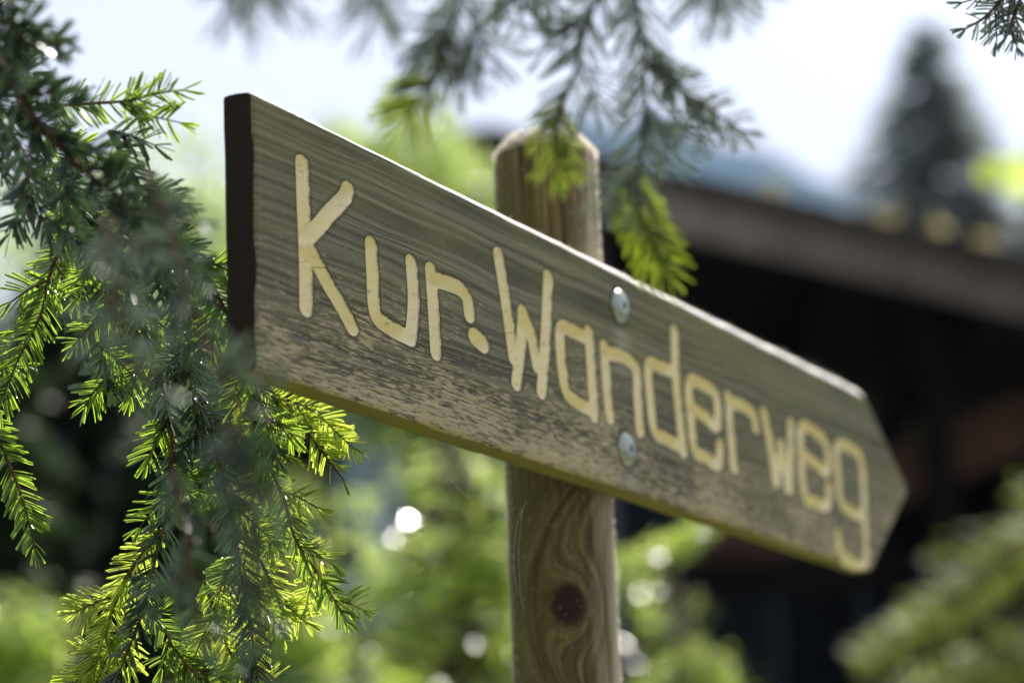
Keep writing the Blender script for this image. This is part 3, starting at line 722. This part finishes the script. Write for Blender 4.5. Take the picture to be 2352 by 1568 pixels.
spray(b, YF((240, 500, 1.30), (270, 700, 1.28), (310, 860, 1.26)), auto_sides(3, .022, .02, .1, .95), 'needle_top', nl=.0155, dens=.45)
spray(b, YF((520, 980, 1.3), (570, 1180, 1.28), (595, 1360, 1.27), (610, 1560, 1.26)), auto_sides(3, .024, .02, .1, .95), 'needle_dark', nl=.0155, dens=.5)
spray(b, YF((400, 1080, 1.5), (425, 1220, 1.5), (440, 1330, 1.5), (470, 1480, 1.5)), auto_sides(3, .024, .02, .1, .95), 'needle_dark', nl=.016, dens=.6)
settle(b)
# hanging from above
HK = dict(dens=.95, nl=.0235, wd=.0015, spread=20, ang=(42, 56))
def hang(pts, tip=None, mat='needle_top', sides=(), **kw):
    k = dict(HK); k.update(kw); spray(b, P3(pts), sides, mat, **k)
b = branch('forked spruce branch hanging from above in front of the top of the post')
hang(((1440, -200, 1.50), (1462, 0, 1.51), (1478, 130, 1.52), (1482, 260, 1.53), (1470, 390, 1.54), (1462, 470, 1.55)), sides=((.35, -1, .03, 40), (.62, -1, .026, 42), (.80, 1, .022, 40)))
hang(((1464, 390, 1.545), (1470, 480, 1.55), (1500, 560, 1.56), (1535, 635, 1.57)), mat='needle_tip', dens=1.3, nl=.0215)
hang(((1486, 150, 1.52), (1560, 205, 1.53), (1630, 250, 1.54), (1712, 305, 1.56)), sides=((.45, 1, .022, 40),), nl=.0185)
hang(((1420, -200, 1.48), (1385, -40, 1.49), (1345, 70, 1.50), (1318, 170, 1.51), (1285, 270, 1.52)), sides=((.45, 1, .028, 42), (.7, -1, .022, 42)))
hang(((1300, 215, 1.51), (1272, 300, 1.52), (1278, 395, 1.53)), mat='needle_tip', dens=1.2, nl=.020)
settle(b)
b = branch('blurred spruce branch with a yellow green tip hanging over the left part of the board')
hang(((1080, -200, 1.40), (1062, -60, 1.41), (1045, 40, 1.42), (1015, 120, 1.43), (990, 180, 1.43)), sides=((.35, -1, .034, 40), (.5, 1, .022, 42), (.62, -1, .022, 38)))
hang(((1030, 70, 1.43), (1000, 150, 1.43), (965, 220, 1.44), (925, 290, 1.45)), mat='needle_tip', dens=1.5, nl=.0225)
hang(((900, -160, 1.33), (880, -40, 1.33), (845, 70, 1.33)), mat='needle_top')
settle(b)
for (pts, lab) in (
    (((560, -160, 1.3), (585, -40, 1.3), (592, 50, 1.3)), 'soft blurred spruce tip entering from the top, the leftmost one'),
    (((1205, -130, 1.5), (1210, -40, 1.51), (1198, 40, 1.52)), 'short spruce tip entering from the top between two longer branches'),
    (((1600, -130, 1.38), (1650, -50, 1.39), (1680, 25, 1.40)), 'blurred spruce tip entering from the top right of the forked branch')):
    b = branch(lab)
    hang(pts, sides=((.2, 1, .03, 40), (.3, -1, .03, 40)))
    settle(b)
b = branch('dark sharp spruce twig in the upper right corner')
spray(b, YF((2380, -90, 1.84), (2310, -10, 1.84), (2262, 40, 1.84), (2215, 68, 1.84)), [(.35, 1, .03, 50), (.2, 1, .03, 60), (.5, -1, .02, 50), (.3, -1, .024, 60)], 'needle_top', nl=.0125, dens=.85, wd=.0017)
spray(b, YF((2370, -60, 1.84), (2335, 20, 1.84), (2310, 90, 1.84)), auto_sides(3, .016, .012), 'needle_top', nl=.0125, dens=.8, wd=.0017)
settle(b)
print('NEEDLES', NEEDLES)

# ------------------------------------------------------------------ spider silk between the board and the post
web = empty('spider_web', W(1075, 1140, 1.96)); tag(web, 'thin spider threads strung between the underside of the board and the post', 'spider web')
for pts in (((930, 1000, 1.95), (1000, 1070, 1.96), (1073, 1140, 1.97), (1125, 1215, 1.98)), ((1073, 1140, 1.97), (1160, 1136, 2.02)), ((1077, 1092, 1.96), (1073, 1140, 1.97)),
            ((1115, 1215, 1.98), (1185, 1165, 2.05)), ((1210, 1150, 2.05), (1188, 1200, 2.05), (1180, 1290, 2.05), (1190, 1365, 2.05)), ((1200, 1170, 2.05), (1192, 1260, 2.05), (1195, 1360, 2.05), (1205, 1400, 2.05))):
    P = P3(pts); V, F = tube(catmull(P, 4), .00008, .00008, 3); v0 = np.array(web.location)
    link('thread', mesh_py('thread', V-v0, F), M['web'], web)

# ------------------------------------------------------------------ trees and shrubs behind
def leaf_cloud(cen, up, n_, lenr, widr, flat=.5, dirs=None, nm=None):
    """n_ small leaf blades at cen (n,3)"""
    n = len(cen); d = norm(rng.normal(0, 1, (n, 3))*np.array([1, 1, flat])) if dirs is None else norm(dirs+rng.normal(0, .45, (n, 3)))
    s = norm(np.cross(d, rng.normal(0, .33, (n, 3))+np.array(nm)) if nm is not None else np.cross(d, rng.normal(0, 1, (n, 3)) if dirs is None else rng.normal(0, .55, (n, 3))+np.array([0, 0, 1.]))); ln = rng.uniform(*lenr, n)[:, None]; wd = rng.uniform(*widr, n)[:, None]*.5
    nn = np.cross(d, s)*ln*.08
    V = np.stack([cen, cen+d*ln*.5+s*wd+nn, cen+d*ln, cen+d*ln*.5-s*wd+nn], 1).reshape(-1, 3)
    F = (np.arange(n)[:, None]*4+np.arange(4)[None])
    return V, F

def conifer(name, label, pos, h, spread, tiers, per, blades, mat, lenr, widr, first=.12, group=None, droop0=.25, lift0=.0, cap=None):
    root = empty(name, tuple(pos)); tag(root, label, 'tree', group)
    P = [(0, 0, -.1), (R.uniform(-.02, .02)*h, 0, h*.5), (0, 0, h)]
    V, F = tube(catmull(P, 6), spread*.05+.02, .006, 8); link('trunk', mesh_py('trunk', V, F), M['trunk_bark'], root)
    C, Dd = [], []; bv, bf = [], []
    for t in range(tiers):
        ft0 = first+(1-first)*t/tiers; rr_ = spread*((1-ft0) if cap is None else min(1-ft0, cap))**.9*R.uniform(.85, 1.1)+.02
        for k in range(per):
            ft = min(.995, ft0+R.uniform(-.5, .5)*(1-first)/tiers*1.6); z = h*ft; droop = droop0*R.uniform(.3, 1.8); lift = lift0*R.uniform(.2, 2.2)
            a = 2*math.pi*(k+R.uniform(-.5, .5))/per+t*1.3; L = rr_*R.uniform(.7, 1.12); dv = np.array([math.cos(a), math.sin(a), 0.]); sv = np.array([-dv[1], dv[0], 0])
            nb = max(6, int(blades*(.3+.7*L/spread))); s = rng.uniform(.08, 1, nb)**.8; ww = (1-s)*L*.38+.05*L
            off = rng.normal(0, .5, nb)*ww
            zz = z+lift*L*s-droop*L*s**1.5+rng.normal(0, .03*L, nb)
            C.append(np.array([0, 0, 0.])+dv*(s*L)[:, None]+sv*off[:, None]+np.stack([0*zz, 0*zz, zz], 1)); Dd.append(dv*1.0+sv*(np.sign(off)*.7)[:, None]+np.array([0, 0, -.15])[None])
            v, f = tube([(0, 0, z), tuple(dv*L*.5+np.array([0, 0, z+lift*L*.5-droop*L*.35])), tuple(dv*L*.95+np.array([0, 0, z+lift*L-droop*L*.95]))], .012*spread+.003, .002, 4)
            o = len(bv); bv += list(v); bf += [tuple(i+o for i in q_) for q_ in f]
    link('boughs', mesh_py('boughs', bv, bf), M['trunk_bark'], root)['kind'] = 'stuff'
    C, Dd = np.vstack(C), np.vstack(Dd)
    if mat == 'bush_leaf':                     # foliage sits in clumps with gaps between
        keep = np.array([noise.noise(Vector((a[0]*7+h*3, a[1]*7, a[2]*11))) > -.02 for a in C]); C, Dd = C[keep], Dd[keep]
    V, F = leaf_cloud(C, None, 0, lenr, widr, dirs=Dd)
    c = link('crown', mesh_np('crown', V, F), M[mat], root, smooth=False)
    if mat == 'bush_leaf':                     # glossy bright blades added at the bough ends, tilted to make sun glints
        A = C; r_ = np.hypot(A[:, 0], A[:, 1]); hi = A[(rng.random(len(A)) < .6) & (r_ > .35*spread*(1.02-A[:, 2]/h))]
        hi = np.repeat(hi, 4, 0)+rng.normal(0, .035, (4*len(hi), 3))
        V, F = leaf_cloud(hi+np.array([0, 0, .02]), None, 0, (.016, .034), (.008, .014), .35, nm=(.2, -.38, .9))
        link('glint_shoots', mesh_np('glint_shoots', V, F), M['bright_shoot'], root, smooth=False)['kind'] = 'stuff'
    return root

def leafy(name, label, pos, h, blobs, n_, lenr, widr, mat, cat='tree', group=None, trunk_r=.06):
    """broadleaved tree or bush: blobs = (x, y, z, rx, ry, rz) relative to pos"""
    root = empty(name, tuple(pos)); tag(root, label, cat, group)
    V, F = tube(catmull([(0, 0, -.1), (.03*h, 0, h*.4), (0, 0, h*.85)], 6), trunk_r, trunk_r*.3, 8); VV = list(V); FF = list(F)
    C = []
    tot = sum(b[3]*b[4]*b[5] for b in blobs)
    for (x, y, z, rx, ry, rz) in blobs:
        k = int(n_*rx*ry*rz/tot); u = norm(rng.normal(0, 1, (k, 3)))*(rng.uniform(.25, 1, k)**.45)[:, None]
        jig = np.array([noise.noise(Vector(map(float, a*2.3))) for a in u])[:, None]
        C.append(u*(1+.5*jig)*np.array([rx, ry, rz])+np.array([x, y, z]))
        v, f = tube([(0, 0, h*.3), (x*.5, y*.5, (z+h*.3)*.5), (x, y, z)], trunk_r*.4, trunk_r*.1, 5); o = len(VV); VV += list(v); FF += [tuple(i+o for i in q_) for q_ in f]
    link('trunk', mesh_py('trunk', VV, FF), M['trunk_bark'], root)
    V, F = leaf_cloud(np.vstack(C), None, 0, lenr, widr, .8)
    link('crown', mesh_np('crown', V, F), M[mat], root, smooth=False)
    return root
def G(u, v, dep):
    p = W(u, v, dep); return (p[0], p[1], 0.)

# young spruces just behind the post
p = G(1060, 1200, 5.6)
conifer('young_spruce', 'light green young spruce behind the lower part of the post', p, 2.46, 1.15, 13, 13, 210, 'bush_leaf', (.02, .05), (.006, .012), .3, 'young spruces behind the sign', .12, .12)
p = G(640, 1500, 6.4)
conifer('young_spruce', 'young spruce seen below the hanging bough at the bottom centre left', p, 2.5, .95, 12, 12, 200, 'bush_leaf', (.02, .05), (.006, .012), .3, 'young spruces behind the sign', .12, .12)
p = G(1560, 1560, 7.5)
conifer('young_spruce', 'low young spruce whose tip shows at the bottom right of the post', p, 2.45, .8, 10, 10, 180, 'bush_leaf', (.02, .05), (.006, .012), .3, 'young spruces behind the sign', .12, .12)
p = G(20, 1560, 5.0)
conifer('young_spruce', 'young spruce tip in the bottom left corner', p, 2.1, .55, 9, 10, 200, 'bush_leaf', (.02, .05), (.006, .012), .3, 'young spruces behind the sign', .12, .12)
# dark spruces left, behind the hanging bough
p = G(180, 900, 9.5)
conifer('spruce_tree', 'dark dense spruce behind the hanging bough on the left', p, 4.05, 1.6, 18, 12, 460, 'far_needle', (.05, .12), (.02, .04), .05, 'dark spruces behind the sign', .2, 0)
p = G(-60, 900, 8.5)
conifer('spruce_tree', 'dark spruce at the left frame edge behind the thin hanging twigs', p, 3.5, 1.3, 16, 12, 420, 'far_needle', (.05, .12), (.02, .04), .05, 'dark spruces behind the sign', .2, 0)
p = G(400, 900, 8.8)
conifer('spruce_tree', 'dark low spruce behind the tips of the hanging bough', p, 3.15, 1.2, 16, 12, 420, 'far_needle', (.05, .12), (.02, .04), .05, 'dark spruces behind the sign', .2, 0)
p = G(610, 1000, 12.5)
conifer('spruce_tree', 'dark spruce between the hanging bough and the hut', p, 4.3, 1.6, 17, 12, 420, 'far_needle', (.05, .12), (.02, .04), .05, 'dark spruces behind the sign', .2, 0)
# far light green trees
p = G(430, 700, 16)
leafy('broadleaf_tree', 'light green leafy tree left of the board under the sky', p, 6.6, [(-1.1, 0, 5.3, .8, .8, .8), (-.2, 0, 5.6, .6, .8, .7), (.35, 0, 5.5, .5, .8, .6), (.5, 0, 5.0, .6, .9, .7), (-.2, 0, 4.2, 1.2, 1., .9)], 9000, (.05, .10), (.03, .06), 'broad_leaf', group='leafy trees behind the board')
p = G(950, 500, 13.0)
leafy('broadleaf_tree', 'leafy tree showing above the middle of the board beside the post', p, 5.4, [(-.34, 0, 5.12, .16, .4, .22), (.0, 0, 4.95, .36, .5, .42), (.26, 0, 4.75, .22, .5, .30), (.0, 0, 4.2, .6, .6, .5)], 8000, (.04, .08), (.025, .05), 'broad_leaf', group='leafy trees behind the board')
p = G(850, 1000, 9.2)
leafy('leafy_bush', 'light green leafy bush seen under the board between the hanging bough and the post', p, 3.2, [(-.05, 0, 2.90, .12, .15, .12), (.08, 0, 2.65, .14, .2, .14), (-.22, 0, 2.45, .18, .2, .2), (.0, 0, 2.0, .4, .4, .4)], 1700, (.03, .06), (.02, .04), 'broad_leaf', 'bush')
p = G(2160, 600, 34)
conifer('spruce_tree', 'tall grey green spruce rising behind the hut roof on the right', p, 12.75, 7.2, 30, 11, 75, 'hazy_needle', (.10, .26), (.03, .06), .55, 'dark spruces behind the sign', .25, 0, .33)
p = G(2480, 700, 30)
conifer('spruce_tree', 'grey green spruce at the right frame edge behind the hut', p, 10.2, 2.6, 18, 12, 180, 'hazy_needle', (.15, .4), (.06, .14), .3, 'dark spruces behind the sign', .25, 0)
# sunlit leaves right edge
b = branch('olive green spruce bough slanting down through the bottom right corner, fully out of focus')
for pts, hw, nn_ in ((((2620, 1040, 8.0), (2370, 1230, 8.0), (2170, 1390, 8.0), (1990, 1510, 8.0)), .11, 1000), (((2560, 1430, 7.6), (2350, 1500, 7.6), (2200, 1550, 7.6), (2060, 1620, 7.6)), .08, 500)):
    P = catmull(P3(pts), 10); V, F = tube(P, .014, .004, 6); st = link('stem', mesh_py('stem', V, F), M['bark'], b)
    t_ = rng.uniform(0, 1, nn_); t_ = np.where(rng.random(nn_) < .6, np.round(t_*9)/9+rng.normal(0, .022, nn_), t_).clip(0, 1)
    base = np.stack([np.interp(t_, np.linspace(0, 1, len(P)), P[:, k]) for k in range(3)], 1); tg = norm(P[-1]-P[0])
    off = rng.normal(0, .55, nn_); w_ = hw*np.clip(1.2-t_, .15, 1); c_ = base+norm(np.cross(tg, FW))*(off*w_)[:, None]+tg*np.abs(off*w_)[:, None]*.6+FW*rng.normal(0, .07, (nn_, 1))
    V, F = leaf_cloud(c_, None, 0, (.03, .06), (.006, .012), 1, dirs=np.tile(tg, (nn_, 1))+norm(np.cross(tg, FW))*np.sign(off)[:, None]*.8)
    link('needles', mesh_np('needles', V, F), M['grass_leaf'], st, smooth=False)['kind'] = 'stuff'
settle(b)
b = branch('sunlit spruce bough tip with white glints between the post and the underside of the board')
P = catmull(P3(((1330, 1290, 5.3), (1440, 1270, 5.3), (1540, 1235, 5.3), (1630, 1200, 5.3))), 10); V, F = tube(P, .008, .002, 6); st = link('stem', mesh_py('stem', V, F), M['bark'], b)
nn_ = 700; t_ = rng.uniform(0, 1, nn_); base = np.stack([np.interp(t_, np.linspace(0, 1, len(P)), P[:, k]) for k in range(3)], 1); tg = norm(P[-1]-P[0]); sdv = norm(np.cross(tg, [0, 0, 1.]))
w_ = (.11*np.clip(1.15-t_, .1, 1))[:, None]; o_ = rng.normal(0, .6, (nn_, 1))
c_ = base+sdv*o_*w_+np.array([0, 0, -1.])*(np.abs(rng.normal(0, .35, (nn_, 1)))*w_)
V, F = leaf_cloud(c_, None, 0, (.018, .04), (.005, .010), 1, dirs=tg+sdv*np.sign(o_)*.6, nm=(.2, -.38, .9))
link('needles', mesh_np('needles', V, F), M['bright_shoot'], st, smooth=False)['kind'] = 'stuff'
settle(b)
b = empty('leafy_twig', W(2480, 330, 9.0)); tag(b, 'bright yellow green leaves of a twig at the right frame edge', 'twig')
v0 = np.array(b.location); V, F = tube(np.array([W(2480, 330, 9), W(2400, 360, 9), W(2310, 385, 9)])-v0, .006, .003, 5); link('stem', mesh_py('stem', V, F), M['bark'], b)
for (u, v) in ((2285, 392), (2345, 380), (2340, 430), (2400, 400), (2420, 330), (2275, 400)):
    c = W(u, v, 9.0)-v0; V, F = [], []
    for k in range(10):
        a = k/10*2*math.pi; V.append(c+RI*.045*math.cos(a)+UP*.038*math.sin(a)+FW*(.01*math.cos(2*a)))
    V.append(c+FW*.01); F = [(k, (k+1) % 10, 10) for k in range(10)]
    link('leaf', mesh_py('leaf', V, F), M['yellow_leaf'], b)

# ------------------------------------------------------------------ hut on the right
def at_y(u, v, y):
    ray = FW+RI*(u-1176)/FPX-UP*(v-784)/FPX; return CAM+ray*(y-CAM[1])/ray[1]
def hut():
    """gable end facing the sign; the verge board runs down to the right"""
    Y0 = 14.5; A_ = at_y(1120, 326, Y0); B_ = at_y(2352, 622, Y0)
    root = empty('wooden_hut', (A_[0], Y0, 0)); tag(root, 'dark wooden hut with grey verge boards under a sloping roof, right of the post', 'hut')
    sl_ = (B_[2]-A_[2])/(B_[0]-A_[0]); H = A_[2]; L = 6.2
    def put(nm, a, b_, mt, bv=.0, par=None, slope=0., label=None):
        V, F = box(a, b_); V = [(x, y, z+(abs(x)*slope)) for x, y, z in V]; me = mesh_py(nm, V, F)
        if bv: bevel(me, bv)
        o = link(nm, me, M[mt], par or root, smooth=False)
        if label: o['label'] = label
        return o
    LW = -.55                                   # left wall just left of the ridge as seen; short lean-to side falls away behind the trees
    # verge boards on both slopes
    x = 0.0
    for k, ln in enumerate((1.15, .95, 1.35, 1.0, 1.2, .6)):
        put('verge_board', (x+.006, -.34, H-.36), (x+ln-.006, -.30, H-.115), 'fascia', .006, None, sl_); x += ln
    put('verge_board', (LW-.5, -.34, H-.36), (-.006, -.30, H-.115), 'fascia', .006, None, sl_)
    put('verge_cap', (0, -.40, H-.11), (L+.05, -.26, H-.02), 'roof_edge', .012, None, sl_)
    put('verge_cap', (LW-.5, -.40, H-.11), (0, -.26, H-.02), 'roof_edge', .012, None, sl_)
    for sg, x1 in ((1, L+.1), (-1, -LW+.5)):
        V = [(0, -.30, H-.05), (sg*x1, -.30, H-.05+x1*sl_), (sg*x1, 4.5, H-.05+x1*sl_), (0, 4.5, H-.05)]; V += [(x_, y_, z_-.06) for x_, y_, z_ in V]
        F = [(0, 1, 2, 3), (7, 6, 5, 4), (0, 4, 5, 1), (1, 5, 6, 2), (2, 6, 7, 3), (3, 7, 4, 0)]
        link('roof', mesh_py('roof', V, F), M['roof_edge'], root, smooth=False)
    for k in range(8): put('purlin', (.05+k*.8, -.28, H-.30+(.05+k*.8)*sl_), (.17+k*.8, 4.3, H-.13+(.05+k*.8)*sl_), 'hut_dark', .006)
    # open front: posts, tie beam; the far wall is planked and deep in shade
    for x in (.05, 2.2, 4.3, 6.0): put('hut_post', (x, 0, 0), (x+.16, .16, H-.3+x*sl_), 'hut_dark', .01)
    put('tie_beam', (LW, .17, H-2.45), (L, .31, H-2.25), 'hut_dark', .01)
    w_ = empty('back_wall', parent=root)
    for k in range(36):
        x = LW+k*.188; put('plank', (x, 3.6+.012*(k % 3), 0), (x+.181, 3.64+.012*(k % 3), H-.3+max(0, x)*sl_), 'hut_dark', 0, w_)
    f_ = empty('front_wall', parent=root)       # a short boarded bay left of the post, and a red-brown one to the right
    for k in range(7):
        x = LW+.02+k*.16; put('plank', (x, .02+.008*(k % 2), 0), (x+.153, .06+.008*(k % 2), H-.4-abs(x)*.25), 'hut_grey', 0, f_)
    r_ = empty('brace', parent=root)            # broad red-brown boards running diagonally up to the right
    p0 = at_y(1540, 1300, Y0+.4)-np.array([A_[0], Y0, 0]); p1 = at_y(2480, 900, Y0+.4)-np.array([A_[0], Y0, 0]); ln = np.linalg.norm(p1-p0)
    for k in range(2):
        V, F = box((0, .0, -.15*k-.14), (ln, .04+.006*k, -.15*k)); o = link('board', bevel(mesh_py('board', V, F), .006), M['hut_red'], r_, smooth=False)
        o.location = p0+np.array([0, 0, .12]); o.rotation_euler = (0, -math.atan2(p1[2]-p0[2], p1[0]-p0[0]), 0)
    s_ = empty('side_wall', parent=root)
    for k in range(19):
        y = .18+k*.188; put('plank', (LW+.004*(k % 2), y, 0), (LW+.04+.004*(k % 2), y+.181, H-.3+LW*-sl_), 'hut_dark', 0, s_)
        put('plank', (L+.004*(k % 2), y, 0), (L+.04+.004*(k % 2), y+.181, H-.3+L*sl_), 'hut_dark', 0, s_)
    return A_, sl_, Y0
hA, hs, hY = hut()
for lab, (u, v) in (('dry moss tuft on the roof edge, the leftmost and palest, next to the hanging branch', (1772, 425)), ('dry moss tuft on the roof edge, second of four from the post', (2030, 478)),
    ('brightest amber dry moss tuft on the roof edge', (2155, 500)), ('dry moss tuft on the roof edge nearest the right frame edge', (2262, 525))):
    best = min(np.arange(0, 6, .01), key=lambda s: abs(1176+FPX*np.dot(hA+np.array([s, -.3, s*hs])-CAM, RI)/np.dot(hA+np.array([s, -.3, s*hs])-CAM, FW)-u))
    c = hA+np.array([best, -.33, best*hs-.02]); t_ = empty('moss_tuft', tuple(c)); tag(t_, lab, 'moss tuft', 'dry moss tufts on the eave of the hut')
    cc = rng.normal(0, .03, (70, 3)); cc[:, 2] = np.abs(cc[:, 2]); V, F = leaf_cloud(cc, None, 0, (.03, .06), (.012, .02), .8)
    link('tuft_blades', mesh_np('tuft_blades', V, F), M['dry_moss'], t_, smooth=False)['kind'] = 'stuff'
# thin mountain air
V, F = box((-1900, -60, -4), (1900, 1560, 520)); q = N('mountain_air'); pv_ = q.n('VolumePrincipled', Color=(.45, .68, 1.0), Density=.00014, Anisotropy=.3)
q.t.links.new(pv_.outputs[0], q.o.inputs['Volume']); hz = link('haze', mesh_py('haze', V, F), q.m, smooth=False); hz['kind'] = 'stuff'
